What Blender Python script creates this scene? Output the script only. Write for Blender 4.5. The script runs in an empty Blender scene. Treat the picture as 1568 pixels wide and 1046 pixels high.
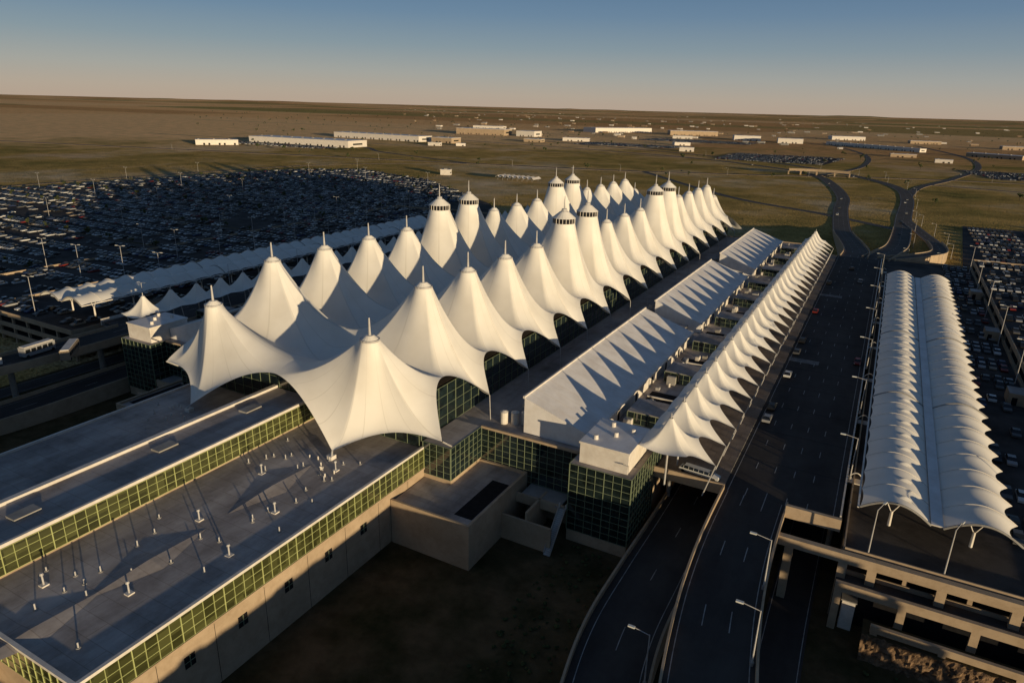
import bpy, math, random
from mathutils import Vector, Matrix, noise
random.seed(7)
sc=bpy.context.scene
# ------------------------------------------------------------------ camera
C=Vector((108.5,-99.9,82.0))
R=Vector((.8772,.4795,.0245)); U=Vector((-.1761,.2737,.9456)); B=Vector((.4467,-.8338,.3245))
cam=bpy.data.cameras.new('camera'); co=bpy.data.objects.new('camera',cam); sc.collection.objects.link(co)
co.matrix_world=Matrix(((R.x,U.x,B.x,C.x),(R.y,U.y,B.y,C.y),(R.z,U.z,B.z,C.z),(0,0,0,1)))
cam.lens=24; cam.sensor_width=36; cam.clip_end=200000; cam.clip_start=1; sc.camera=co
sc.view_settings.view_transform='Standard'; sc.view_settings.look='None'; sc.view_settings.exposure=0
# ------------------------------------------------------------------ light
EL=3.9
s=Vector((.89,-.455,math.tan(math.radians(EL)))).normalized()
w=bpy.data.worlds.new('World'); sc.world=w; w.use_nodes=True
nt=w.node_tree; bg=nt.nodes['Background']
sk=nt.nodes.new('ShaderNodeTexSky'); sk.sky_type='NISHITA'; sk.sun_disc=False
sk.sun_elevation=math.radians(EL); sk.sun_rotation=math.atan2(.89,-.455)
sk.air_density=1.0; sk.dust_density=.4; sk.ozone_density=3.0
tc=nt.nodes.new('ShaderNodeTexCoord'); sp=nt.nodes.new('ShaderNodeSeparateXYZ'); nt.links.new(tc.outputs['Generated'],sp.inputs[0])
rp=nt.nodes.new('ShaderNodeValToRGB'); nt.links.new(sp.outputs['Z'],rp.inputs[0])
cr=rp.color_ramp
st=[(0,(3.9,3.1,2.5)),(.015,(3.7,3.15,2.65)),(.04,(3.0,3.0,2.9)),(.075,(1.9,2.4,2.85)),(.115,(1.15,1.8,2.7)),(.17,(.65,1.25,2.25)),(.3,(.42,.78,1.42)),(1,(.34,.56,1.05))]
while len(cr.elements)<len(st): cr.elements.new(.5)
for e,(p,c) in zip(cr.elements,st): e.position=p; e.color=(*[k/4 for k in c],1)
vm=nt.nodes.new('ShaderNodeVectorMath'); vm.operation='SCALE'; vm.inputs['Scale'].default_value=4.0
nt.links.new(rp.outputs[0],vm.inputs[0])
mx=nt.nodes.new('ShaderNodeMix'); mx.data_type='RGBA'; mx.inputs[0].default_value=.82
nt.links.new(sk.outputs[0],mx.inputs[6]); nt.links.new(vm.outputs[0],mx.inputs[7])
nt.links.new(mx.outputs[2],bg.inputs[0]); bg.inputs[1].default_value=.13
l=bpy.data.lights.new('sun','SUN'); l.energy=5.0; l.angle=math.radians(.5); l.color=(1,.78,.48)
lo=bpy.data.objects.new('sun',l); lo.rotation_euler=s.to_track_quat('Z','Y').to_euler(); sc.collection.objects.link(lo)
# ------------------------------------------------------------------ materials
def newmat(n):
    m=bpy.data.materials.new(n); m.use_nodes=True; return m,m.node_tree,m.node_tree.nodes['Principled BSDF']
def nmat(n,c1,c2,scale=.3,rough=.8,bump=0,stretch=(1,1,1),metal=0,detail=6,spec=.2,lo_=.35,hi_=.65,fine=0,grid=None,dirt=.72,sheen=0):
    m,t,b=newmat(n); L=t.links.new
    g=t.nodes.new('ShaderNodeNewGeometry'); mp=t.nodes.new('ShaderNodeMapping'); mp.inputs['Scale'].default_value=stretch
    L(g.outputs['Position'],mp.inputs[0])
    no=t.nodes.new('ShaderNodeTexNoise'); no.inputs['Scale'].default_value=scale; no.inputs['Detail'].default_value=detail; no.inputs['Roughness'].default_value=.65
    L(mp.outputs[0],no.inputs['Vector'])
    r=t.nodes.new('ShaderNodeValToRGB'); r.color_ramp.elements[0].position=lo_; r.color_ramp.elements[1].position=hi_
    r.color_ramp.elements[0].color=(*c1,1); r.color_ramp.elements[1].color=(*c2,1)
    L(no.outputs[0],r.inputs[0]); out=r.outputs[0]
    if fine:
        n2=t.nodes.new('ShaderNodeTexNoise'); n2.inputs['Scale'].default_value=fine; n2.inputs['Detail'].default_value=8; n2.inputs['Roughness'].default_value=.7; L(g.outputs['Position'],n2.inputs['Vector'])
        r2=t.nodes.new('ShaderNodeValToRGB'); r2.color_ramp.elements[0].position=.32; r2.color_ramp.elements[1].position=.56; r2.color_ramp.elements[0].color=(dirt,dirt*.97,dirt*.94,1); r2.color_ramp.elements[1].color=(1,1,1,1); L(n2.outputs[0],r2.inputs[0])
        mu=t.nodes.new('ShaderNodeMix'); mu.data_type='RGBA'; mu.blend_type='MULTIPLY'; mu.inputs[0].default_value=1; L(out,mu.inputs[6]); L(r2.outputs[0],mu.inputs[7]); out=mu.outputs[2]
    if grid:
        br=t.nodes.new('ShaderNodeTexBrick'); br.inputs['Scale'].default_value=1; br.inputs['Brick Width'].default_value=grid[0]; br.inputs['Row Height'].default_value=grid[1]; br.inputs['Mortar Size'].default_value=.06
        br.inputs['Color1'].default_value=(1,1,1,1); br.inputs['Color2'].default_value=(.9,.9,.9,1); br.inputs['Mortar'].default_value=(.74,.72,.7,1); L(g.outputs['Position'],br.inputs['Vector'])
        mu=t.nodes.new('ShaderNodeMix'); mu.data_type='RGBA'; mu.blend_type='MULTIPLY'; mu.inputs[0].default_value=1; L(out,mu.inputs[6]); L(br.outputs[0],mu.inputs[7]); out=mu.outputs[2]
    L(out,b.inputs['Base Color'])
    b.inputs['Roughness'].default_value=rough; b.inputs['Metallic'].default_value=metal; b.inputs['Specular IOR Level'].default_value=spec
    if bump:
        bn=t.nodes.new('ShaderNodeBump'); bn.inputs['Strength'].default_value=1; bn.inputs['Distance'].default_value=bump
        L(no.outputs[0],bn.inputs['Height']); L(bn.outputs[0],b.inputs['Normal'])
    return m
def fabric():
    m,t,b=newmat('tent_fabric')
    uv=t.nodes.new('ShaderNodeUVMap'); uv.uv_map='UVMap'; se=t.nodes.new('ShaderNodeSeparateXYZ'); t.links.new(uv.outputs[0],se.inputs[0])
    f=t.nodes.new('ShaderNodeMath'); f.operation='FRACT'; t.links.new(se.outputs[0],f.inputs[0])
    c=t.nodes.new('ShaderNodeMath'); c.operation='LESS_THAN'; c.inputs[1].default_value=.045; t.links.new(f.outputs[0],c.inputs[0])
    g=t.nodes.new('ShaderNodeNewGeometry'); no=t.nodes.new('ShaderNodeTexNoise'); no.inputs['Scale'].default_value=.15; no.inputs['Detail'].default_value=6
    t.links.new(g.outputs['Position'],no.inputs['Vector'])
    r=t.nodes.new('ShaderNodeValToRGB'); r.color_ramp.elements[0].color=(.76,.725,.65,1); r.color_ramp.elements[1].color=(.84,.81,.74,1)
    r.color_ramp.elements[0].position=.3; r.color_ramp.elements[1].position=.6
    t.links.new(no.outputs[0],r.inputs[0])
    mi=t.nodes.new('ShaderNodeMix'); mi.data_type='RGBA'; t.links.new(c.outputs[0],mi.inputs[0]); t.links.new(r.outputs[0],mi.inputs[6]); mi.inputs[7].default_value=(.72,.69,.62,1)
    t.links.new(mi.outputs[2],b.inputs['Base Color']); b.inputs['Roughness'].default_value=.6; b.inputs['Specular IOR Level'].default_value=.2
    # thin PTFE membrane lets a little light through
    tl=t.nodes.new('ShaderNodeBsdfTranslucent'); tl.inputs[0].default_value=(.85,.75,.58,1)
    ms=t.nodes.new('ShaderNodeMixShader'); ms.inputs[0].default_value=.1; o=[q for q in t.nodes if q.type=='OUTPUT_MATERIAL'][0]
    t.links.new(b.outputs[0],ms.inputs[1]); t.links.new(tl.outputs[0],ms.inputs[2]); t.links.new(ms.outputs[0],o.inputs[0])
    return m
def ground_mat():
    m,t,b=newmat('prairie_ground'); L=t.links.new; N=t.nodes.new
    g=N('ShaderNodeNewGeometry')
    wn=N('ShaderNodeTexNoise'); wn.inputs['Scale'].default_value=.0006; wn.inputs['Detail'].default_value=3; L(g.outputs['Position'],wn.inputs['Vector'])
    ws=N('ShaderNodeVectorMath'); ws.operation='MULTIPLY_ADD'; ws.inputs[1].default_value=(900,700,0); L(wn.outputs['Color'],ws.inputs[0]); L(g.outputs['Position'],ws.inputs[2])
    dv=N('ShaderNodeVectorMath'); dv.operation='DIVIDE'; dv.inputs[1].default_value=(2900,900,1e9); L(ws.outputs[0],dv.inputs[0])
    fl=N('ShaderNodeVectorMath'); fl.operation='FLOOR'; L(dv.outputs[0],fl.inputs[0])
    wh=N('ShaderNodeTexWhiteNoise'); wh.noise_dimensions='3D'; L(fl.outputs[0],wh.inputs[0])
    r=N('ShaderNodeValToRGB'); r.color_ramp.interpolation='CONSTANT'
    cs=[(0,(.85,.55,.29)),(.22,(.62,.37,.18)),(.4,(.34,.29,.12)),(.52,(.72,.44,.22)),(.68,(.42,.31,.14)),(.8,(.90,.62,.35))]
    while len(r.color_ramp.elements)<len(cs): r.color_ramp.elements.new(.5)
    for e,(p,c) in zip(r.color_ramp.elements,cs): e.position=p; e.color=(*c,1)
    L(wh.outputs[0],r.inputs[0])
    n2=N('ShaderNodeTexNoise'); n2.inputs['Scale'].default_value=.0045; n2.inputs['Detail'].default_value=9; n2.inputs['Roughness'].default_value=.66; L(g.outputs['Position'],n2.inputs['Vector'])
    r2=N('ShaderNodeValToRGB')
    for e,(p,c) in zip([r2.color_ramp.elements[0],r2.color_ramp.elements[1],r2.color_ramp.elements.new(.5)],[(.36,(.24,.205,.07)),(.64,(.82,.48,.22)),(.5,(.50,.345,.13))]): e.position=p; e.color=(*c,1)
    L(n2.outputs[0],r2.inputs[0])
    sb=N('ShaderNodeVectorMath'); sb.operation='DISTANCE'; sb.inputs[1].default_value=(0,200,0); L(g.outputs['Position'],sb.inputs[0])
    ad=N('ShaderNodeMath'); ad.operation='MULTIPLY_ADD'; L(n2.outputs[0],ad.inputs[0]); ad.inputs[1].default_value=1800; L(sb.outputs['Value'],ad.inputs[2])
    mr=N('ShaderNodeMapRange'); mr.inputs[1].default_value=1900; mr.inputs[2].default_value=2500; L(ad.outputs[0],mr.inputs[0])
    mi=N('ShaderNodeMix'); mi.data_type='RGBA'; L(mr.outputs[0],mi.inputs[0]); L(r2.outputs[0],mi.inputs[6]); L(r.outputs[0],mi.inputs[7])
    n3=N('ShaderNodeTexNoise'); n3.inputs['Scale'].default_value=.03; n3.inputs['Detail'].default_value=8; n3.inputs['Roughness'].default_value=.7; L(g.outputs['Position'],n3.inputs['Vector'])
    r3=N('ShaderNodeValToRGB'); r3.color_ramp.elements[0].color=(.62,.64,.6,1); r3.color_ramp.elements[1].color=(1.08,1.05,1.0,1); r3.color_ramp.elements[0].position=.35; r3.color_ramp.elements[1].position=.62; L(n3.outputs[0],r3.inputs[0])
    mu=N('ShaderNodeMix'); mu.data_type='RGBA'; mu.blend_type='MULTIPLY'; mu.inputs[0].default_value=1; L(mi.outputs[2],mu.inputs[6]); L(r3.outputs[0],mu.inputs[7])
    L(mu.outputs[2],b.inputs['Base Color']); b.inputs['Roughness'].default_value=1; b.inputs['Specular IOR Level'].default_value=0
    # grass is a fuzzy surface: sheen for the upright blades, and facets facing every way
    b.inputs['Sheen Weight'].default_value=1; b.inputs['Sheen Roughness'].default_value=.5; L(mu.outputs[2],b.inputs['Sheen Tint'])
    n4=N('ShaderNodeTexNoise'); n4.inputs['Scale'].default_value=.9; n4.inputs['Detail'].default_value=2; L(g.outputs['Position'],n4.inputs['Vector'])
    a1=N('ShaderNodeVectorMath'); a1.operation='SUBTRACT'; a1.inputs[1].default_value=(.5,.5,.5); L(n4.outputs['Color'],a1.inputs[0])
    a2=N('ShaderNodeVectorMath'); a2.operation='MULTIPLY_ADD'; a2.inputs[1].default_value=(11,11,0); a2.inputs[2].default_value=(0,0,.8); L(a1.outputs[0],a2.inputs[0])
    a3=N('ShaderNodeVectorMath'); a3.operation='NORMALIZE'; L(a2.outputs[0],a3.inputs[0]); L(a3.outputs[0],b.inputs['Normal'])
    return m
FAB=fabric(); GRD=ground_mat()
ROOF=nmat('membrane_roof',(.28,.25,.235),(.52,.475,.44),.12,.85,.03,(1,.25,1),detail=9,fine=.16,grid=(9,3),spec=.1,dirt=.68)
ROOFW=nmat('metal_standing_roof',(.66,.64,.62),(.78,.76,.74),.2,.55,0,fine=.3,dirt=.9)
CONC=nmat('tan_concrete',(.36,.275,.185),(.44,.34,.235),.12,.9,.03,fine=.5,dirt=.82)
GREY=nmat('grey_concrete',(.25,.24,.22),(.33,.32,.30),.3,.85,.03,fine=.4,dirt=.85)
ASPH=nmat('asphalt',(.045,.040,.038),(.075,.068,.062),.1,.9,.01,(1,.25,1),detail=8,spec=.12,fine=.15,dirt=.8)
HASPH=nmat('worn_asphalt',(.085,.075,.068),(.13,.115,.10),.1,.95,0,detail=8,spec=.1)
ASPD=nmat('lot_asphalt',(.055,.05,.047),(.10,.09,.082),.05,.95,.02,spec=.05,fine=.1)
DECK=nmat('sidewalk',(.22,.17,.13),(.30,.24,.19),.2,.9,0,fine=.3,grid=(3,3))
PAINT=nmat('road_paint',(.22,.21,.2),(.42,.41,.39),.6,.7)
WHITE=nmat('white_panel',(.60,.56,.5),(.70,.66,.6),.4,.6,fine=.7,dirt=.88)
MULL=nmat('mullion_green',(.14,.17,.11),(.20,.24,.15),.6,.45)
MULLB=nmat('mullion_sunlit',(.30,.33,.13),(.42,.45,.19),.6,.5)  # mullion green made brighter and yellower, low sun on the bridge put into the colour
STEEL=nmat('painted_steel',(.36,.35,.34),(.46,.45,.44),1,.5)
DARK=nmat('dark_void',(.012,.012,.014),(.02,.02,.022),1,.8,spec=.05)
BRN=nmat('fascia_brown',(.22,.15,.09),(.30,.21,.13),.5,.8)
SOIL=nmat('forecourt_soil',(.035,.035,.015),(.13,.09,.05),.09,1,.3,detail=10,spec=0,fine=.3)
ROCK=nmat('rock_wall',(.07,.045,.028),(.26,.17,.10),.9,.95,.6,detail=10)
def glass(n,c,rough=.08):
    m,t,b=newmat(n); b.inputs['Roughness'].default_value=rough; b.inputs['Specular IOR Level'].default_value=1.0; b.inputs['IOR'].default_value=1.6
    g=t.nodes.new('ShaderNodeNewGeometry'); dv=t.nodes.new('ShaderNodeVectorMath'); dv.operation='DIVIDE'; dv.inputs[1].default_value=(1.7,1.7,1.5); t.links.new(g.outputs['Position'],dv.inputs[0])
    fl=t.nodes.new('ShaderNodeVectorMath'); fl.operation='FLOOR'; t.links.new(dv.outputs[0],fl.inputs[0])
    wh=t.nodes.new('ShaderNodeTexWhiteNoise'); t.links.new(fl.outputs[0],wh.inputs[0])
    r=t.nodes.new('ShaderNodeValToRGB'); r.color_ramp.elements[0].color=(c[0]*.4,c[1]*.4,c[2]*.4,1); r.color_ramp.elements[1].color=(*c,1)
    t.links.new(wh.outputs[0],r.inputs[0]); t.links.new(r.outputs[0],b.inputs['Base Color'])
    return m
GLASS=glass('green_glass',(.014,.024,.024)); GLASSB=glass('bridge_glass',(.08,.085,.03),.15)
CARP=[nmat('car_paint_'+n,c,c,1,.4,spec=.35) for n,c in (('white',(.6,.6,.58)),('silver',(.30,.30,.30)),('black',(.015,.015,.016)),('grey',(.10,.10,.10)),('red',(.2,.025,.02)),('blue',(.03,.045,.11)),('tan',(.28,.23,.17)))]
CGL=nmat('car_glass',(.01,.012,.015),(.015,.018,.02),1,.15,spec=.5); TIRE=nmat('tyre',(.015,.015,.015),(.02,.02,.02),1,.9)
LAMP=nmat('lamp_head',(.6,.6,.55),(.7,.7,.65),1,.4)
# ------------------------------------------------------------------ mesh builder
class MB:
    def __init__(s,mats): s.v=[];s.f=[];s.m=[];s.mats=mats
    def idx(s,m):
        if m not in s.mats: s.mats.append(m)
        return s.mats.index(m)
    def poly(s,pts,m):
        n=len(s.v); s.v+=[tuple(p) for p in pts]; s.f.append(tuple(range(n,n+len(pts)))); s.m.append(s.idx(m))
    def box(s,x0,x1,y0,y1,z0,z1,m,top=None):
        if x0>x1:x0,x1=x1,x0
        if y0>y1:y0,y1=y1,y0
        n=len(s.v); s.v+=[(x,y,z) for x in(x0,x1) for y in(y0,y1) for z in(z0,z1)]
        fs=[(0,1,3,2),(4,6,7,5),(0,4,5,1),(2,3,7,6),(0,2,6,4),(1,5,7,3)]
        for k,q in enumerate(fs): s.f.append(tuple(n+a for a in q)); s.m.append(s.idx(top if (top and k==5) else m))
    def cyl(s,x,y,z0,z1,r0,r1,m,n=12,cap=True):
        b=len(s.v)
        for z,r in((z0,r0),(z1,r1)):
            for k in range(n): a=2*math.pi*k/n; s.v.append((x+r*math.cos(a),y+r*math.sin(a),z))
        for k in range(n): s.f.append((b+k,b+(k+1)%n,b+n+(k+1)%n,b+n+k)); s.m.append(s.idx(m))
        if cap: s.f.append(tuple(b+n+k for k in range(n))); s.m.append(s.idx(m))
    def beam(s,p,q,r,m,n=6):
        p=Vector(p);q=Vector(q);d=(q-p).normalized(); a=d.orthogonal().normalized(); c=d.cross(a); b=len(s.v)
        for o in(p,q):
            for k in range(n): t=2*math.pi*k/n; s.v.append(tuple(o+a*r*math.cos(t)+c*r*math.sin(t)))
        for k in range(n): s.f.append((b+k,b+(k+1)%n,b+n+(k+1)%n,b+n+k)); s.m.append(s.idx(m))
    def grid(s,rows,m,close=False):
        b=len(s.v); w_=len(rows[0])
        for r in rows: s.v+=[tuple(p) for p in r]
        for j in range(len(rows)-1):
            for k in range(w_ if close else w_-1):
                a=b+j*w_+k; c=b+j*w_+(k+1)%w_; s.f.append((a,c,c+w_,a+w_)); s.m.append(s.idx(m))
    def build(s,name,parent=None,smooth=False,mats=None):
        me=bpy.data.meshes.new(name); me.from_pydata(s.v,[],s.f); me.update()
        for m in s.mats: me.materials.append(m)
        me.polygons.foreach_set('material_index',s.m)
        if smooth: me.polygons.foreach_set('use_smooth',[True]*len(s.f))
        o=bpy.data.objects.new(name,me); sc.collection.objects.link(o)
        if parent: o.parent=parent
        return o
def empty(n,loc=(0,0,0)):
    o=bpy.data.objects.new(n,None); o.location=loc; sc.collection.objects.link(o); return o
def smooth_pts(P,k=8):
    out=[]; n=len(P)
    for i in range(n-1):
        p0=Vector(P[max(i-1,0)]);p1=Vector(P[i]);p2=Vector(P[i+1]);p3=Vector(P[min(i+2,n-1)])
        for j in range(k):
            t=j/k; out.append(.5*((2*p1)+(p2-p0)*t+(2*p0-5*p1+4*p2-p3)*t*t+(3*p1-p0-3*p2+p3)*t**3))
    out.append(Vector(P[-1])); return out
def offs(P,d,dz=0):
    o=[]
    for i,p in enumerate(P):
        t=(P[min(i+1,len(P)-1)]-P[max(i-1,0)]); t.z=0; t.normalize(); o.append(Vector((p.x+t.y*d,p.y-t.x*d,p.z+dz)))
    return o
def ribbon(mb,P,w_,m,thick=0,side=None,dz=0):
    a=offs(P,-w_/2,dz); b=offs(P,w_/2,dz); mb.grid([a,b],m)
    if thick:
        side=side or GREY
        mb.grid([a,[p-Vector((0,0,thick)) for p in a]],side); mb.grid([b,[p-Vector((0,0,thick)) for p in b]],side)
        mb.grid([[p-Vector((0,0,thick)) for p in a],[p-Vector((0,0,thick)) for p in b]],side)
def rwall(mb,P,d,t,h,m,below=0):
    a=offs(P,d-t/2); b=offs(P,d+t/2); Z=Vector((0,0,1))
    mb.grid([[p-Z*below for p in a],[p+Z*h for p in a],[p+Z*h for p in b],[p-Z*below for p in b]],m)
    for q in (0,-1): mb.poly([a[q]-Z*below,a[q]+Z*h,b[q]+Z*h,b[q]-Z*below],m)
def dashes(mb,P,d,m,on=3,off=9,w_=.14,dz=.02):
    Q=offs(P,d,dz)
    fine=[]
    for i in range(len(Q)-1):
        L_=(Q[i+1]-Q[i]).length; n=max(1,int(L_/1.0))
        for j in range(n): fine.append(Q[i].lerp(Q[i+1],j/n))
    i=0; step=on+off
    while i+on<len(fine):
        seg=fine[i:i+on+1]; a=offs(seg,-w_/2); b=offs(seg,w_/2); mb.grid([a,b],m); i+=step
def line(mb,P,d,m,w_=.13,dz=.02):
    Q=offs(P,d,dz); mb.grid([offs(Q,-w_/2),offs(Q,w_/2)],m)
# ------------------------------------------------------------------ ground
mb=MB([GRD]); mb.poly([(-90000,-90000,0),(90000,-90000,0),(90000,90000,0),(-90000,90000,0)],GRD); mb.build('ground')
mb=MB([GRD])
for ring,(rad,hh) in enumerate(((9000,14),(14000,26),(21000,60),(30000,110))):
    rows=[[],[],[]]
    for k in range(361):
        a=2*math.pi*k/360; h=hh*(.45+.55*noise.noise(Vector((math.cos(a)*9+ring*7,math.sin(a)*9,ring)))+.25*noise.noise(Vector((math.cos(a)*40,math.sin(a)*40,ring*3))))
        for r_,(dr,z) in zip(rows,((-3500,-3),(0,max(2,h)),(4500,-5))): r_.append(((rad+dr)*math.cos(a),(rad+dr)*math.sin(a),z))
    mb.grid(rows,GRD)
mb.build('distant_hills',smooth=True)
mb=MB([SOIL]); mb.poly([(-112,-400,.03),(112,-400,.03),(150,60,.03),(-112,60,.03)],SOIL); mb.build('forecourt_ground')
# ------------------------------------------------------------------ terminal
T=empty('airport_terminal')
S=18.288
def lerp(a,b,t): return tuple(a[k]+(b[k]-a[k])*t for k in range(3))
def membrane(name,loop,xm,yc,zt,r0,NT,sx,parent,expo=2.0,seam=8):
    N=len(loop); V=[];Fc=[];UVs=[]
    for j in range(NT+1):
        tt=(j/NT)**1.25
        for p in loop:
            a=math.atan2(p[1]-yc,p[0]-xm); q=(xm+r0*math.cos(a),yc+r0*math.sin(a))
            hz=1-(1-tt)**expo
            V.append((sx*(q[0]+(p[0]-q[0])*tt),q[1]+(p[1]-q[1])*tt,zt+(p[2]-zt)*hz))
    for j in range(NT):
        for k in range(N):
            a=j*N+k;b=j*N+(k+1)%N; Fc.append((a,b,b+N,a+N)); UVs+=[(k/seam,j/NT),((k+1)/seam,j/NT),((k+1)/seam,(j+1)/NT),(k/seam,(j+1)/NT)]
    me=bpy.data.meshes.new(name); me.from_pydata(V,[],Fc); me.update(); me.materials.append(FAB)
    uv=me.uv_layers.new(name='UVMap'); uv.data.foreach_set('uv',[c for q in UVs for c in q])
    me.polygons.foreach_set('use_smooth',[True]*len(Fc))
    o=bpy.data.objects.new(name,me); sc.collection.objects.link(o); o.parent=parent
masts=MB([STEEL])
def cell(i,sx):
    yc=i*S; big=i in(5,6,10,11); zt=49 if big else 44.5
    if i in (0,16): zt=37.5
    h=S/2; n=16; loop=[]
    def scal(v):
        k=math.sin(abs(v)*math.pi/2); return (40-6*k, yc+v*h, 22.8+6*k**.9)
    def val(t,sg): return (34*(1-t),yc+sg*h,28.8+.3*math.sin(t*math.pi)-3.2*t)
    def cen(v): return (0,yc+v*h,25.6+5.5*(1-abs(v))**1.4)
    if 0<i<16:
        for k in range(n*2): loop.append(scal(-1+k/n))
        for k in range(n): loop.append(val(k/n,1))
        for k in range(n*2): loop.append(cen(1-k/n))
        for k in range(n): loop.append(val(1-k/n,-1))
    else:
        d=1 if i==0 else -1
        Y=lambda y:yc+d*y
        A=(41,Y(-1.5),20.5);Fp=(21,Y(-10.5),17.0);M=(0,Y(-4.5),27)
        for k in range(n*2):
            t=k/(2*n); p=lerp(Fp,A,t); b=math.sin(math.pi*t); loop.append((p[0]-1.0*b,p[1]+d*2.0*b,p[2]+1.8*b))
        for k in range(n):
            t=k/n; kk=math.sin(t*math.pi/2); loop.append((41-7*kk,Y(-1.5+10.65*t),20.5+8.3*kk**.9))
        for k in range(n): loop.append(val(k/n,d))
        for k in range(n):
            t=k/n; loop.append((0,Y(h+(-4.5-h)*t),25.6+1.4*t+1.8*math.sin(math.pi*t)))
        for k in range(n*2):
            t=k/(2*n); q=1-math.cos(t*math.pi/2); loop.append((Fp[0]*t,M[1]+(Fp[1]-M[1])*t**1.3,27-10*q))
    r0=3.4 if big else 1.9; xm=22.86
    membrane('tent_fabric_panel',loop,xm,yc,zt,r0,16,sx,T,expo=1.9 if not big else 2.05)
    X=sx*xm
    if big:
        masts.cyl(X,yc,zt-.2,zt+1.5,r0-.1,r0-.1,DARK,20)
        for k in range(20):
            a=2*math.pi*k/20; masts.beam((X+r0*math.cos(a),yc+r0*math.sin(a),zt-.1),(X+r0*math.cos(a),yc+r0*math.sin(a),zt+1.6),.1,WHITE,4)
        masts.cyl(X,yc,zt+1.5,zt+3.4,r0+.25,1.3,FAB,20); masts.cyl(X,yc,zt+3.4,zt+4.2,1.0,.8,STEEL,10); masts.cyl(X,yc,zt+4.2,zt+8,.22,.12,STEEL,6)
    else:
        masts.cyl(X,yc,zt-.15,zt+.25,r0+.12,r0+.12,STEEL,16); masts.cyl(X,yc,zt+.25,zt+1.0,r0*.9,.8,FAB,16); masts.cyl(X,yc,zt+1.0,zt+4.6,.28,.16,STEEL,8)
    if 0<i<16: masts.beam((sx*40,yc,22.8),(sx*40.3,yc,17),.1,STEEL)
    if 0<i<16:
        pr=None
        for k in range(13):
            tt=k/12; x=xm+r0+(40-xm-r0)*tt; z=zt+(22.8-zt)*(1-(1-tt)**(1.9 if not big else 2.05))+.03
            if pr: masts.beam(pr,(sx*x,yc,z),.06,WHITE,4)
            pr=(sx*x,yc,z)
for i in range(17):
    for sx in(-1,1): cell(i,sx)
masts.build('tent_masts_and_cables',T)
def curtain(mb,axis,c,a0,a1,z0,z1,out,dx=1.7,dz=1.45,g=GLASS,fr=MULL):
    def bx(p0,p1,q0,q1,d,m):
        lo_,hi_=(c,c+out*d)
        if axis=='x': mb.box(lo_,hi_,p0,p1,q0,q1,m)
        else: mb.box(p0,p1,lo_,hi_,q0,q1,m)
    bx(a0,a1,z0,z1,.06,g)
    n=max(1,round((a1-a0)/dx)); st_=(a1-a0)/n
    for k in range(n+1):
        x=a0+k*st_; wdt=.07 if k%4 else .13; bx(x-wdt/2,x+wdt/2,z0,z1,.16,fr)
    nz=max(1,round((z1-z0)/dz)); sz=(z1-z0)/nz
    for k in range(nz+1):
        z=z0+k*sz; bx(a0-.02,a1+.02,z-.04,z+.04,.13,fr)
main=MB([CONC]); roofs=MB([ROOF]); gl=MB([GLASS])
main.box(-75.8,75.8,14,290,0,16.9,CONC,ROOF)
for a in ((-76,76,289.7,290.2),(40.6,63.5,13.8,14.3),(-63.5,-40.6,13.8,14.3)): main.box(*a,16.9,17.4,CONC)
main.box(75.5,76,24,290,16.9,17.4,CONC); main.box(-76,-75.5,24,290,16.9,17.4,CONC)
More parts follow.
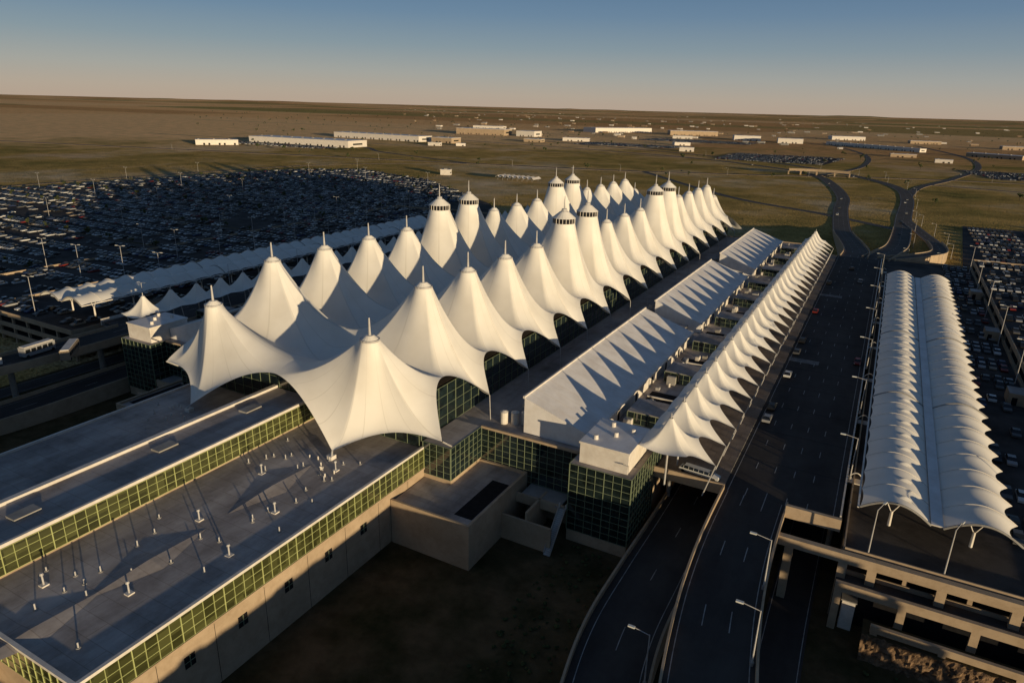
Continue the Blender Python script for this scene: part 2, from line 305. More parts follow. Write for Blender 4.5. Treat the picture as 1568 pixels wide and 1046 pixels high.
for sx in(-1,1):
    def X(a,b): return (min(sx*a,sx*b),max(sx*a,sx*b))
    a,b=X(63.5,76); main.box(a,b,9.2,13.99,0,17.2,CONC,ROOF)
    curtain(gl,'y',9.2,a,b,2.6,17.2,-1); curtain(gl,'x',sx*76,9.2,24,2.6,17.2,sx); curtain(gl,'x',sx*63.5,9.2,13.9,2.6,17.2,-sx)
    a,b=X(64.8,74.6); main.box(a,b,10.6,22.5,16.95,21.3,WHITE,ROOFW); a,b=X(64.6,74.8); main.box(a,b,10.4,22.7,21.3,21.7,WHITE,ROOFW)
    for (px,py) in ((67,13),(70,16),(72.5,19),(68,20)): main.cyl(sx*px,py,21.7,22.6,.5,.45,WHITE,10)
    a,b=X(40.6,63.5); curtain(gl,'y',14,a,b,4.5,16.9,-1)
    a,b=X(33.9,40.6); main.box(a,b,2,13.98,0,17.2,CONC,ROOF); curtain(gl,'y',2,a,b,10,17.2,-1); curtain(gl,'x',sx*40.6,2,13.9,10,17.2,sx)
    a,b=X(34.2,52); main.box(a,b,-9.3,13.96,0,9,CONC,ROOF)
    for q in ((a,b,-9.3,-8.8),(a,b,13.3,13.9)): main.box(*q,9,9.6,CONC)
    a,b=X(51.5,52); main.box(a,b,-8.8,13.3,9,9.6,CONC)
    a,b=X(47,50.9); main.box(a,b,-6.5,8,9,9.05,DARK)
    a,b=X(52,62.8); main.box(a,b,3,3.5,0,5.5,CONC); a,b=X(57,57.5); main.box(a,b,3.5,12.6,0,7.2,CONC); a,b=X(52.02,62.8); main.box(a,b,9,9.5,5.2,7.2,CONC)
    a,b=X(53,62); main.box(a,b,9.5,13.9,6.8,7.1,GREY)
    curtain(gl,'x',sx*33.4,2,290,17,26.3,sx,dx=3.2,dz=2.6)
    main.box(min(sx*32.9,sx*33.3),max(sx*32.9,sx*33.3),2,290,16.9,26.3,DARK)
    curtain(gl,'x',sx*75.8,24,289,12.3,16.5,sx,dx=2.4,dz=2.1)
    for (y0,y1) in ((16.5,96),(106,181),(197,275)):
        hx,lx=49.5,64.5
        v=[(sx*hx,y0,25),(sx*hx,y1,25),(sx*lx,y1,20),(sx*lx,y0,20)]
        roofs.poly(v,ROOFW); roofs.poly([(a_,b_,c_-.35) for a_,b_,c_ in v],ROOFW)
        for y in(y0,y1): roofs.poly([(sx*hx,y,24.98),(sx*lx,y,19.98),(sx*lx,y,16.95),(sx*hx,y,16.95)],ROOFW)
        roofs.poly([(sx*hx,y0,24.98),(sx*hx,y1,24.98),(sx*hx,y1,16.95),(sx*hx,y0,16.95)],GREY)
        roofs.poly([(sx*lx,y0,19.98),(sx*lx,y1,19.98),(sx*lx,y1,16.95),(sx*lx,y0,16.95)],WHITE)
        y=y0+2.5
        while y<y1:
            roofs.poly([(sx*hx,y-.04,25.05),(sx*hx,y+.04,25.05),(sx*lx,y+.04,20.05),(sx*lx,y-.04,20.05)],WHITE); y+=3.05
        roofs.box(min(sx*49.2,sx*49.6),max(sx*49.2,sx*49.6),y0-.2,y1+.2,24.8,25.35,WHITE)
        roofs.box(min(sx*64.4,sx*64.9),max(sx*64.4,sx*64.9),y0-.2,y1+.2,19.7,20.15,WHITE)
        for k in range(int((y1-y0)/12)):
            yy=y0+4+k*12; roofs.box(min(sx*64.5,sx*64.6),max(sx*64.5,sx*64.6),yy,yy+1.1,17,19,DARK)
    for k in range(110):
        px=random.choice([random.uniform(42.5,47.8),random.uniform(66.5,73.5)]); py=random.uniform(26,286); ww=random.uniform(.6,2.2); dd=random.uniform(.8,3); hh=random.uniform(.5,2)
        a,b=X(px-ww/2,px+ww/2); main.box(a,b,py,py+dd,17.1,17.1+hh,random.choice([WHITE,GREY,STEEL])); main.box(a+.15,b-.15,py+.15,py+dd-.15,17.1+hh,17.2+hh,GREY)
        main.box(a,b,py+.1,py+.3,16.9,17.1,GREY)
        if k%3==0: main.cyl(sx*px,py-1.2,16.9,17.9,.3,.3,WHITE,8)
        if k%6==0: main.beam((a,py,17.2),(a,py+random.uniform(4,12),17.2),.12,STEEL,5)
    for y in (99,185):
        a,b=X(51,61); main.box(a,b,y,y+5,16.95,19.5,GREY,ROOF); a,b=X(53,56); main.box(a,b,y+1,y+3,19.5,20.9,WHITE)
    for k in range(9):
        y=33+k*28; a,b=X(66.5,74.5); main.box(a,b,y,y+8,16.95,19.8,GREY,ROOF); curtain(gl,'y',y,a,b,17,19.6,-1,1.6,1.3); curtain(gl,'x',sx*74.5,y,y+8,17,19.6,sx,1.6,1.3)
        a,b=X(66,75.2); main.box(a,b,y+12,y+20,16.92,16.97,DARK); main.box(a,b,y+16,y+16.4,16.97,17.3,WHITE)
    for (px,py) in ((43.6,18.5),(45.8,19.5),(47.8,20.5)): main.cyl(sx*px,py,16.9,19.6,.85,.85,WHITE,14); main.cyl(sx*px,py,19.6,19.9,.95,.3,WHITE,14)
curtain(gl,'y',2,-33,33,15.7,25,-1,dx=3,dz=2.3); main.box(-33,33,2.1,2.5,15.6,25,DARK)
main.build('terminal_walls',T); roofs.build('wing_roofs',T); gl.build('curtain_walls',T)
# ------------------------------------------------------------------ concourse bridge
BR=empty('concourse_bridge')
b1=MB([CONC]); b2=MB([GLASSB])
b1.box(-34,34,-68.5,13.95,0,15.5,CONC,ROOF)
for q in ((33.6,34.15,-68.5,1.9),(-34.15,-33.6,-68.5,1.9),(-33.6,33.6,-68.65,-68.1)): b1.box(*q,15.5,15.95,WHITE)
for sx in(-1,1):
    curtain(b2,'x',sx*34,-68.5,1.9,11.2,15.5,sx,dx=1.75,dz=1.43,g=GLASSB,fr=MULLB)
    b1.box(min(sx*34,sx*34.3),max(sx*34,sx*34.3),-68.5,1.9,10.9,11.2,CONC)
    for k in range(7):
        y=-64+k*9.2
        b1.box(min(sx*34.0,sx*34.05),max(sx*34.0,sx*34.05),y,y+1.7,6.6,8.6,DARK)
        b1.box(min(sx*34.05,sx*34.14),max(sx*34.05,sx*34.14),y+.8,y+.9,6.6,8.6,MULL); b1.box(min(sx*34.05,sx*34.13),max(sx*34.05,sx*34.13),y,y+1.7,7.55,7.65,MULL)
        b1.box(min(sx*34.0,sx*34.02),max(sx*34.0,sx*34.02),y+5.2,y+5.27,0,10.9,DARK)
curtain(b2,'y',-68.5,-34,34,11.2,15.5,-1,dx=1.75,dz=1.43,g=GLASSB,fr=MULLB)
b1.box(-14,14,-300,-68.7,4,13.5,CONC,ROOF)
b1.box(-7,5.2,-300,1.5,15.45,20.2,CONC,ROOF)
for q in ((-7.3,-6.2),(4.9,5.45)): b1.box(*q,-300,1.6,20.2,20.75,WHITE)
curtain(b2,'x',5.2,-300,1.5,15.9,20.0,1,dx=1.75,dz=1.36,g=GLASSB,fr=MULLB); curtain(b2,'x',-7,-300,1.5,15.9,20.0,-1,dx=1.75,dz=1.36,g=GLASSB,fr=MULLB)
for (x,y) in ((20,-49),(19.5,-24.5),(-20,-49),(-20,-24.5),(20,-66)):
    t=[(x-3.2,y,15.52),(x,y-10,15.52),(x+3.2,y,15.52),(x,y+10,15.52)]; pk=(x,y,16.0)
    for k in range(4): b1.poly([t[k],t[(k+1)%4],pk],ROOF)
for k in range(46):
    x=random.choice([random.uniform(8,31),random.uniform(8,31),random.uniform(-31,-10)]); y=random.uniform(-66,-8); b1.cyl(x,y,15.5,16.1+random.random()*.5,.11,.11,STEEL,8); b1.cyl(x,y,15.5,15.6,.35,.28,GREY,8)
for (x,y) in ((12,-60),(17,-38),(26,-30),(24,-55),(14,-22),(25,-14),(29,-42)):
    b1.cyl(x,y,15.5,17.4,.13,.13,STEEL,8); b1.cyl(x,y,17.3,17.6,.3,.2,STEEL,8); b1.box(x-.5,x+.5,y-.5,y+.5,15.5,15.7,WHITE)
for (x,y) in ((-2,-30),(-1,-55),(-2,-10),(0,-75)): b1.box(x-1.2,x+1.2,y-2,y+2,20.2,20.6,GREY)
for sx in(-1,1):
    b1.box(sx*21-.7,sx*21+.7,-11.6,-10.2,15.5,16.3,WHITE); b1.beam((sx*21,-10.5,17),(sx*21.5,-11.3,16.2),.2,STEEL)
    for k in range(9): b1.cyl(sx*(21+random.uniform(-5,5)),-13+random.uniform(-4,3),15.5,16.2,.14,.14,WHITE,8)
    b1.beam((sx*41,-1.5,20.5),(sx*40.2,3,17.2),.18,STEEL)
b1.build('bridge_walls_and_roof',BR); b2.build('bridge_windows',BR)
es=MB([STEEL])
es.poly([(62,2,.2),(63.3,2,.2),(63.3,8.5,7),(62,8.5,7)],STEEL)
for x in(61.95,63.35): es.box(x-.04,x+.04,8.4,9,6.9,8.1,WHITE); es.poly([(x,2,.1),(x,2,1.3),(x,8.5,8.1),(x,8.5,6.9)],WHITE)
for k in range(24): es.box(62.02,63.28,2+k*.27,2.2+k*.27,.25+k*.283,.3+k*.283,GREY)
es.box(61,63.4,8.5,9.1,6.9,7.05,GREY); es.build('exterior_stair')
# ------------------------------------------------------------------ curbside canopies
def curb(sx):
    P=empty('curbside_tent_canopy'); mm=MB([STEEL]); d=9.144; n=8
    for j in range(29):
        yc=19.5+j*d; h=d/2; loop=[]
        for k in range(2*n):
            v=-1+k/n; q=math.sin(abs(v)*math.pi/2); loop.append((88.8-4.6*q,yc+v*h,19.0+2.7*q))
        for k in range(n): t=k/n; loop.append((84.2-(84.2-75)*t,yc+h,21.7-.7*math.sin(math.pi*t)))
        for k in range(2*n): v=1-k/n; loop.append((75,yc+v*h,21.7+.5*(1-abs(v))))
        for k in range(n): t=1-k/n; loop.append((84.2-(84.2-75)*t,yc-h,21.7-.7*math.sin(math.pi*t)))
        membrane('canopy_fabric',loop,79.5,yc,26.6,.4,8,sx,P,expo=2.0,seam=8)
        mm.cyl(sx*79.5,yc,26.2,27.6,.14,.1,STEEL,6); mm.cyl(sx*79.5,yc,12,26,.2,.2,STEEL,8); mm.beam((sx*88.8,yc,19.0),(sx*87,yc,12),.12,STEEL)
    mm.build('canopy_masts',P)
curb(1); curb(-1)
# ------------------------------------------------------------------ roadways
def roadway(sx):
    mb=MB([ASPH]); V=lambda x,y,z:Vector((sx*x,y,z))
    mb.box(sx*76,sx*90,24.3,296,10.9,12.14,GREY,DECK)
    main_=[V(100.5,y,12) for y in range(24,300,12)]; main_.append(V(100.5,296,12))
    ribbon(mb,main_,21,ASPH,1.1)
    for d in (-6.3,-2.6,1.1,4.8): dashes(mb,main_,d,PAINT)
    line(mb,main_,-9.6,PAINT); line(mb,main_,9.4,PAINT)
    for y in (110,200):
        for k in range(4): mb.box(sx*90.6,sx*99.0,y+k*.9,y+k*.9+.4,12.021,12.03,PAINT)
    for y in range(40,296,16): mb.box(sx*90.1,sx*110.9,y,y+.12,12.005,12.012,DARK)
    rwall(mb,[V(x,24.1,12) for x in (76,80,85,90.2)],0,.4,1.1,CONC,1.2)
    rwall(mb,main_,10.6*sx,.3,1.0,WHITE,1.1)
    ap=smooth_pts([(sx*96,24,12),(sx*96,10,12),(sx*96.4,-2,12),(sx*97.4,-14,12),(sx*99.4,-28,12),(sx*103,-46,12),(sx*110,-75,12),(sx*122,-120,11)],8)
    ribbon(mb,ap,12,ASPH,1.3); rwall(mb,ap,-5.9,.35,1.0,CONC,1.3); rwall(mb,ap,5.9,.35,1.0,CONC,1.3)
    dashes(mb,ap,-1.9,PAINT); dashes(mb,ap,1.9,PAINT); line(mb,ap,-5,PAINT); line(mb,ap,5,PAINT)
    for k in (6,22,34):
        p=ap[k]; mb.cyl(p.x,p.y,0,10.7,.8,.8,GREY,12); mb.box(p.x-4,p.x+4,p.y-.7,p.y+.7,9.9,10.7,GREY)
    lr=smooth_pts([(sx*83.8,60,3.6),(sx*83.8,24,3.6),(sx*83.5,2,3.6),(sx*83.6,-14,3.4),(sx*85.6,-28,3.0),(sx*90,-46,2.6),(sx*99,-75,2.2)],8)
    ribbon(mb,lr,12,ASPH,3.6); rwall(mb,lr,-6,.4,1.0,CONC,4); rwall(mb,lr,6,.4,1.0,CONC,4)
    dashes(mb,lr,0,PAINT); line(mb,lr,-4.6,PAINT); line(mb,lr,4.6,PAINT)
    l2=smooth_pts([(sx*106,60,.3),(sx*106,0,.3),(sx*108,-28,.3),(sx*116,-75,.3)],8); ribbon(mb,l2,7,ASPH,.25); line(mb,l2,-3,PAINT); line(mb,l2,3,PAINT)
    for y in range(30,296,18):
        for x in (78,90,110): mb.cyl(sx*x,y,0,10.9,.5,.5,GREY,8)
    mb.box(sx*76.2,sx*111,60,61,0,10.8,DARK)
    for y in range(40,290,32):
        mb.box(sx*111.1,sx*114,y,y+2.2,11.9,12.1,WHITE)
        pr=None
        for k in range(7):
            t=k/6; p=(sx*(111.2+2.4*t),y+1.1,12.6+1.3*math.sin(t*math.pi*.8))
            if pr: mb.beam(pr,p,.12,WHITE,5)
            pr=p
    fa=smooth_pts([(sx*98,296,12),(sx*98,320,11.6),(sx*92,380,7),(sx*82,470,1),(sx*72,600,.35),(sx*66,712,.35),(sx*45,850,.35),(13,978,.35),(-60,1090,.35),(-250,1230,.35),(-600,1340,.35),(-1200,1480,.35)],8)
    if sx>0:
        ribbon(mb,fa,13,HASPH,12.5,CONC); rwall(mb,fa[:24],-6.4,.4,1.1,CONC); rwall(mb,fa[:24],6.4,.4,1.1,CONC); dashes(mb,fa,-1.8,PAINT,4,9,.2); dashes(mb,fa,1.8,PAINT,4,9,.2); line(mb,fa,-5.6,PAINT,.2); line(mb,fa,5.6,PAINT,.2)
    else:
        fb=fa[:34]; ribbon(mb,fb,13,HASPH,12.5,CONC); dashes(mb,fb,0,PAINT)
    return mb.build('elevated_roadway')
roadway(1); roadway(-1)
hw=MB([HASPH])
roads=[([(108,296,12),(113,330,10),(119,400,4),(122,500,.5),(123,584,.3),(126,740,.3),(118,860,.3),(85,970,.3),(20,1090,.3),(-90,1220,.3),(-300,1360,.3),(-700,1560,.3)],13),
 ([(113,300,11.9),(128,335,9),(141,382,5),(142,440,1.5),(134,500,.45),(125,560,.42)],9),
 ([(-1500,560,.2),(-800,720,.2),(-450,800,.2),(-233,851,.2),(-60,930,.2),(60,1000,.2),(227,1060,.2),(500,1080,.2),(1200,1000,.2)],14),
 ([(126,760,.25),(140,900,.25),(185,1080,.25),(240,1400,.25),(240,1800,.25),(150,2400,.25)],10),
 ([(145,950,.24),(300,900,.24),(420,780,.24),(700,620,.24)],9),([(13,978,.22),(60,1250,.22),(40,1700,.22),(-100,2300,.22)],9),
 ([(-700,1340,.18),(-500,1800,.18),(-450,3000,.18)],9),([(-1500,1000,.15),(-900,1010,.15),(-700,900,.15),(-450,800,.15)],9),([(122,500,.21),(60,560,.21),(-40,640,.21),(-200,860,.21)],8),
 ([(-620,-80,.12),(-620,240,.12),(-612,420,.12),(-580,640,.12),(-450,800,.12)],8),([(-1180,1110,.1),(-900,1100,.1),(-600,1150,.1),(-250,1230,.1)],8),([(-2500,1900,.11),(-900,2050,.11),(300,2250,.11),(2500,2300,.11)],12)]
for P,w_ in roads:
    Q=smooth_pts(P,8); ribbon(hw,Q,w_,HASPH,(13 if P[0][2]>5 else .3),CONC); line(hw,Q,-w_/2+.8,PAINT,.25); line(hw,Q,w_/2-.8,PAINT,.25); dashes(hw,Q,0,PAINT,4,9,.25)
    if P[0][2]>5: rwall(hw,Q[:26],-w_/2+.2,.5,1.2,CONC); rwall(hw,Q[:26],w_/2-.2,.5,1.2,CONC)
hw.build('highway')
ov=MB([CONC])
Q=smooth_pts([(-25,985,6.5),(12,992,7),(55,990,6.5)],8); ribbon(ov,Q,10,HASPH,1.5,CONC); rwall(ov,Q,-5,.5,1.2,CONC); rwall(ov,Q,5,.5,1.2,CONC)
for p in Q[::4]: ov.box(p.x-.6,p.x+.6,p.y-4,p.y+4,0,5.2,CONC)
ov.build('highway_overpass')
# ------------------------------------------------------------------ cars (mass)
def carpts(L=4.5,W=1.8,H=1.45):
    h=L/2; w_=W/2
    body=[(-h,.25),(-h,.8),(-h*.55,.88),(h*.42,.9),(h,.72),(h,.25)]
    cab=[(-h*.78,.86),(-h*.5,H),(h*.12,H),(h*.46,.88)]
    return body,cab,w_
def add_car(mb,x,y,z,ang,paint,sc_=1.0,tall=0):
    body,cab,w_=carpts(4.6*sc_,1.85,1.45+tall); ca,sa=math.cos(ang),math.sin(ang)
    def T_(a,b,c): return (x+a*ca-b*sa,y+a*sa+b*ca,z+c)
    n=len(body); pi=mb.idx(paint); gi=mb.idx(CGL)
    b=len(mb.v)
    for sd in(-w_,w_):
        for (a,c) in body: mb.v.append(T_(a,sd,c))
    for k in range(n-1): mb.f.append((b+k,b+k+1,b+n+k+1,b+n+k)); mb.m.append(pi)
    mb.f.append(tuple(b+k for k in range(n))); mb.m.append(pi); mb.f.append(tuple(b+n+k for k in range(n))); mb.m.append(pi)
    b=len(mb.v); wi=w_*.82
    for sd in(-1,1):
        for k,(a,c) in enumerate(cab): mb.v.append(T_(a,sd*(w_ if k in(0,3) else wi),c))
    for k,g_ in ((0,1),(1,0),(2,1)): mb.f.append((b+k,b+k+1,b+4+k+1,b+4+k)); mb.m.append(gi if g_ else pi)
    for o in(0,4): mb.f.append(tuple(b+o+k for k in range(4))); mb.m.append(gi)
def pick(): return random.choices(CARP,[22,24,18,22,5,7,7])[0]
def inpoly(x,y,P):
    c=False; j=len(P)-1
    for i in range(len(P)):
        if (P[i][1]>y)!=(P[j][1]>y) and x<(P[j][0]-P[i][0])*(y-P[i][1])/(P[j][1]-P[i][1])+P[i][0]: c=not c
        j=i
    return c
cars=MB([CGL])
def fill(x0,x1,y0,y1,z,dens=.85,poly=None,row=17.0):
    y=y0
    while y<y1:
        for k,yy in enumerate((y,y+5.4)):
            x=x0
            while x<x1:
                blk=noise.noise(Vector((x*.012,yy*.02,3)))
                if random.random()<dens+blk*.9 and (not poly or inpoly(x,yy,poly)) and int(x/2.75)%24>1:
                    add_car(cars,x,yy,z,math.pi/2*(1 if k else -1)+random.uniform(-.03,.03),pick(),random.uniform(.92,1.08),random.choice([0,0,.3]))
                x+=2.75
        y+=row
LOT=[(-232,-60),(-590,-60),(-600,230),(-595,340),(-560,560),(-500,610),(-369,565),(-200,430),(-150,345),(-232,335)]
lot=MB([ASPD]); lot.poly([(x,y,.05) for x,y in LOT],ASPD)
TREE=nmat('tree_foliage',(.02,.03,.012),(.07,.08,.03),.4,1)
TRUNK=nmat('bark',(.06,.045,.03),(.1,.08,.05),2,1)
for k in range(-3,40):
    y=k*17+2.7
    xs=[x for x in range(-700,-150,10) if inpoly(x,y,LOT)]
    if xs and k%4==0: lot.box(min(xs),max(xs),y+7.5,y+9.5,.05,.2,GREY,SOIL)
for P in ([(-190,1230),(0,1230),(20,1460),(-200,1470)],[(240,1120),(620,1120),(620,1300),(200,1300)],[(-560,1900),(-250,1900),(-250,2080),(-560,2080)],[(-1120,870),(-830,880),(-830,935),(-1120,935)],[(-600,1500),(-350,1520),(-350,1640),(-600,1640)]):
    lot.poly([(x,y,.06) for x,y in P],ASPD); fill(min(p[0] for p in P),max(p[0] for p in P),min(p[1] for p in P)+4,max(p[1] for p in P)-8,.06,.7,P)
lot.build('parking_lot')
fill(-720,-232,-55,660,.06,.68,LOT)
# ------------------------------------------------------------------ garages
def garage(name,sx,x0,x1,y0,y1,levels,roofz):
    mb=MB([CONC]); a,b=min(sx*x0,sx*x1),max(sx*x0,sx*x1)
    for z in levels+[roofz]:
        mb.box(a,b,y0,y1,z-.45,z,GREY,ASPD)
        for q in ((a,b,y0-.25,y0),(a,b,y1,y1+.25),(a-.25,a,y0,y1),(b,b+.25,y0,y1)): mb.box(*q,z-.7,z+.95,CONC)
    nx=max(2,round((b-a)/9)); ny=max(2,round((y1-y0)/16))
    for i in range(nx+1):
        for y in(y0+.4,y1-.4): x=a+.4+(b-a-.8)*i/nx; mb.box(x-.35,x+.35,y-.35,y+.35,0,roofz-.45,CONC)
    for j in range(ny+1):
        for x in(a+.4,b-.4): y=y0+.4+(y1-y0-.8)*j/ny; mb.box(x-.34,x+.34,y-.34,y+.34,0,roofz-.45,CONC)
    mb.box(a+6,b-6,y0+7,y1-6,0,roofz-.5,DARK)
    for y in range(int(y0)+30,int(y1)-20,62):
        mb.box(b-5,b-1,y,y+6,roofz,roofz+3.2,CONC,ROOF); mb.box(b-4.2,b-3.0,y-.04,y,roofz,roofz+2.1,DARK)
    return mb.build(name)
garage('added_shade_garage',1,112.5,150,14.5,300,[3.5,7.7],11.9)
garage('added_shade_garage',1,150.6,215,26,300,[4.2,8.2,12],15.8)
garage('added_shade_garage',-1,114,168,16,320,[2.5,6],9.8)
garage('added_shade_garage',-1,169,226,2,330,[3,],6.6)
garage('added_shade_garage',1,152,186,-330,-24,[4.5,8.8,12.6],16.2)  # unseen garage block, added to cast shade over the forecourt and bridge wall
fill(139,149,34,292,11.9,.7); fill(153,208,32,290,15.8,.8); fill(-165,-120,22,310,9.8,.7); fill(-224,-176,8,322,6.6,.75); fill(154,180,-320,-30,16.2,.5)
lot2=[(216,40),(520,40),(520,600),(216,600)]
l3=MB([ASPD]); l3.poly([(x,y,.07) for x,y in lot2],ASPD); l3.poly([(150,310,.07),(215.9,310,.07),(215.9,560,.07),(165,560,.07)],ASPD); l3.build('surface_parking'); fill(218,420,46,590,.07,.8); fill(168,214,316,550,.07,.8)
cars.build('parked_cars')
gf=MB([CONC])
gf.box(102,111.3,19.6,20.4,12.2,14.6,CONC); gf.box(102,111.3,20.4,24,11.9,12.2,GREY)
gf.box(102,230,12.4,13.6,10.9,12.6,CONC)
gf.box(112,230,9,9.8,7.6,9.2,CONC); gf.box(112,230,9.8,14.1,7.6,7.9,ASPD); gf.box(112,230,13.6,14.2,11.3,11.6,ASPD)
for x in (104,112.6,117,127,137,147,157): gf.box(x-.7,x+.7,12.5,13.5,0,10.9,CONC)
for x in (112.6,122,132,142,152): gf.box(x-.6,x+.6,9.05,9.75,0,7.6,CONC)
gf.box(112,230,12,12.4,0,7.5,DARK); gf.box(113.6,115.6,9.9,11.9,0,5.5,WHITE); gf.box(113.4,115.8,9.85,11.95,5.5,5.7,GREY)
gf.box(118,230,5.6,6.3,4.3,5.5,CONC)
for x in (118.6,128,138,148): gf.box(x-.5,x+.5,5.65,6.25,0,4.3,CONC)
gf.build('garage_entrance_structure')
rw=MB([ROCK]); rows=[]
for j in range(13):
    r_=[]
    for k in range(260):
        x=117+k*.4; z=j*.32; dd=noise.noise(Vector((x*.7,z*.9,1)))*.6+noise.noise(Vector((x*2,z*2,5)))*.45+noise.noise(Vector((x*4,z*4,9)))*.2
        r_.append((x,3.6+z*.45-dd,z))
    rows.append(r_)
rw.grid(rows,ROCK); rw.grid([rows[-1],[(p[0],9.0,4.0) for p in rows[-1]]],SOIL); rw.build('rock_retaining_wall')
# ------------------------------------------------------------------ parking canopies
def pcanopy(sx):
    P=empty('parking_walkway_canopy'); fb=MB([FAB]); st_=MB([STEEL]); bay=7.0; nb=30; y0=20
    for (xa,xb,out) in ((113.6,124.3,-1),(126.1,137,1)):
        rows=[]; amp=.3 if out<0 else 1.5; sag=.3 if out<0 else .85
        for j in range(nb*8+1):
            y=y0+j*bay/8; q=abs(math.sin(math.pi*j/8)); r_=[]
            for k in range(15):
                t=k/14; x=xa+(xb-xa)*t; ed=(1-t)**3 if out<0 else t**3
                x-=out*ed*q*amp
                z=17.0+3.2*math.sin(math.pi*(.10+.82*t if out<0 else .08+.82*t))-sag*q*(math.sin(math.pi*t))+(.25*q*ed)
                r_.append((sx*x,y,z))
            rows.append(r_)
        fb.grid(rows,FAB)
        for j in range(nb+1):
            y=y0+j*bay; pr=None
            for p in rows[j*8]:
                if pr: st_.beam((pr[0],y,pr[2]+.03),(p[0],y,p[2]+.03),.09 if j%8 else .22,WHITE if j%8 else GREY,5)
                pr=p
            x=(xa+xb)/2
            if j%2==1:
                st_.cyl(sx*x,y,12,15,.3,.25,WHITE,8)
                for dx in(-2.4,2.4): st_.beam((sx*x,y,14.6),(sx*(x+dx),y,19.2),.1,WHITE,5)
    for j in range(nb):
        y=y0+(j+.5)*bay; rows=[]
        for a in range(7):
            t=a/6; r_=[]
            for k in range(7):
                u=k/6; r_.append((sx*(118.6+2.6*u),y-.7+1.4*t,19.7+.6*math.sin(math.pi*t)*math.sin(math.pi*u)))
            rows.append(r_)
        fb.grid(rows,FAB)
    st_.box(min(sx*124.3,sx*126.1),max(sx*124.3,sx*126.1),20,230,17.9,18.15,WHITE,ROOFW)
    st_.box(min(sx*113.2,sx*113.5),max(sx*113.2,sx*113.5),20,230,17.7,18.0,WHITE)
    fb.build('canopy_fabric',P,True); st_.build('canopy_frame',P)
pcanopy(1); pcanopy(-1)
for o in bpy.data.objects:
    if o.type=='MESH' and any(m==FAB for m in o.data.materials) and not o.data.uv_layers:
        u=o.data.uv_layers.new(name='UVMap'); u.data.foreach_set('uv',[.5]*(2*len(o.data.loops)))
# ------------------------------------------------------------------ far buildings
def bld(name,x,y,L_,W_,h,ang,wall):
    P=empty(name,(x,y,0)); P.rotation_euler=(0,0,ang); m=MB([wall])
    m.box(-L_/2,L_/2,-W_/2,W_/2,0,h,wall,ROOFW); m.box(-L_/2-.4,L_/2+.4,-W_/2-.4,W_/2+.4,h,h+.7,WHITE,ROOFW)
    n=int(L_/9)
    for k in range(n):
        xx=-L_/2+4+k*9
        if xx+4<L_/2 and k%3: m.box(xx,xx+3.4,-W_/2-.12,-W_/2,.1,min(3.6,h*.4),DARK)
        if k%3==0: m.box(xx,xx+3,-2,2,h+.7,h+2,GREY)
    m.box(L_/2,L_/2+.1,-W_/4,W_/4,h*.35,h*.6,GLASS)
    m.build('walls_and_roof',P)
for a in ((-1040,825,75,30,9,.9),(-945,965,250,60,12,.07),(-1000,1270,270,50,12,-.05),(-815,1275,55,40,11,0),(-1015,1780,160,60,17,.1),(-870,1800,60,50,15,0),(-850,2510,290,70,16,1.1),(-560,2500,170,60,15,.45),(-320,2240,80,50,14,.3),(-180,2165,70,50,13,.2),(45,2060,340,20,8,-.8),(306,1810,120,30,8,-.6),(-650,1650,70,30,8,.3),(-295,1435,30,20,8,.2),(-381,628,12,9,6,.3),(-700,1500,45,30,7,.1),(-500,2150,60,30,8,.2),(-380,1700,40,26,7,.5),(120,1650,50,20,6,.1),(-1300,2300,120,50,10,.2),(-60,2700,110,60,12,.3),(180,2600,90,40,9,.2),(420,2400,100,40,9,.1),(190,1500,30,18,6,0),(-760,1150,26,14,6,.2),(-720,1190,20,14,5,.5)):
    bld('warehouse',*a,random.choice([WHITE,WHITE,CONC]))
sm=MB([WHITE])
for k in range(8):
    x=-303+k*6.5; sm.poly([(x-3.2,620,3),(x,620,5.2),(x,640,5.2),(x-3.2,640,3)],WHITE); sm.poly([(x,620,5.2),(x+3.2,620,3),(x+3.2,640,3),(x,640,5.2)],WHITE); sm.cyl(x,622,0,4.8,.15,.15,STEEL,6); sm.cyl(x,638,0,4.8,.15,.15,STEEL,6)
sm.build('toll_plaza_canopy')
tw=MB([WHITE])
for k in range(300):
    y=random.uniform(1900,11000); x=y*random.uniform(-.75,.18)+random.uniform(-200,200); hh=random.uniform(3,7); L_=random.uniform(8,30)
    m=random.choice([WHITE,CONC,GREY,BRN,GREY]); tw.box(x,x+L_,y,y+L_*.6,0,hh,m,ROOFW); tw.box(x+1,x+3,y-.1,y,.2,3,DARK)
tw.build('distant_buildings')
tr=MB([TREE])
def blob(mb,c,r,m):
    b=len(mb.v); vs=[(0,0,1),(1,0,.1),(0,1,-.1),(-1,0,.1),(0,-1,-.1),(0,0,-1),(.7,.7,.5),(-.7,.7,.4),(-.7,-.7,.5),(.7,-.7,.4)]
    for p in vs: q=r*random.uniform(.7,1.2); mb.v.append((c[0]+p[0]*q,c[1]+p[1]*q,c[2]+p[2]*q*.8))
    for f in ((0,1,6),(0,6,2),(0,2,7),(0,7,3),(0,3,8),(0,8,4),(0,4,9),(0,9,1),(1,5,2),(2,5,3),(3,5,4),(4,5,1),(1,2,6),(2,3,7),(3,4,8),(4,1,9)): mb.f.append(tuple(b+i for i in f)); mb.m.append(mb.idx(m))
for k in range(520):
    y=random.uniform(700,7000); x=y*random.uniform(-1.3,.3)+random.uniform(-150,150)
    if inpoly(x,y,LOT): continue
    h=random.uniform(4,9); tr.cyl(x,y,0,h*.5,.3,.15,TRUNK,5)
    for j in range(6): blob(tr,(x+random.uniform(-.35,.35)*h,y+random.uniform(-.35,.35)*h,h*random.uniform(.45,.9)),h*random.uniform(.15,.28),TREE)
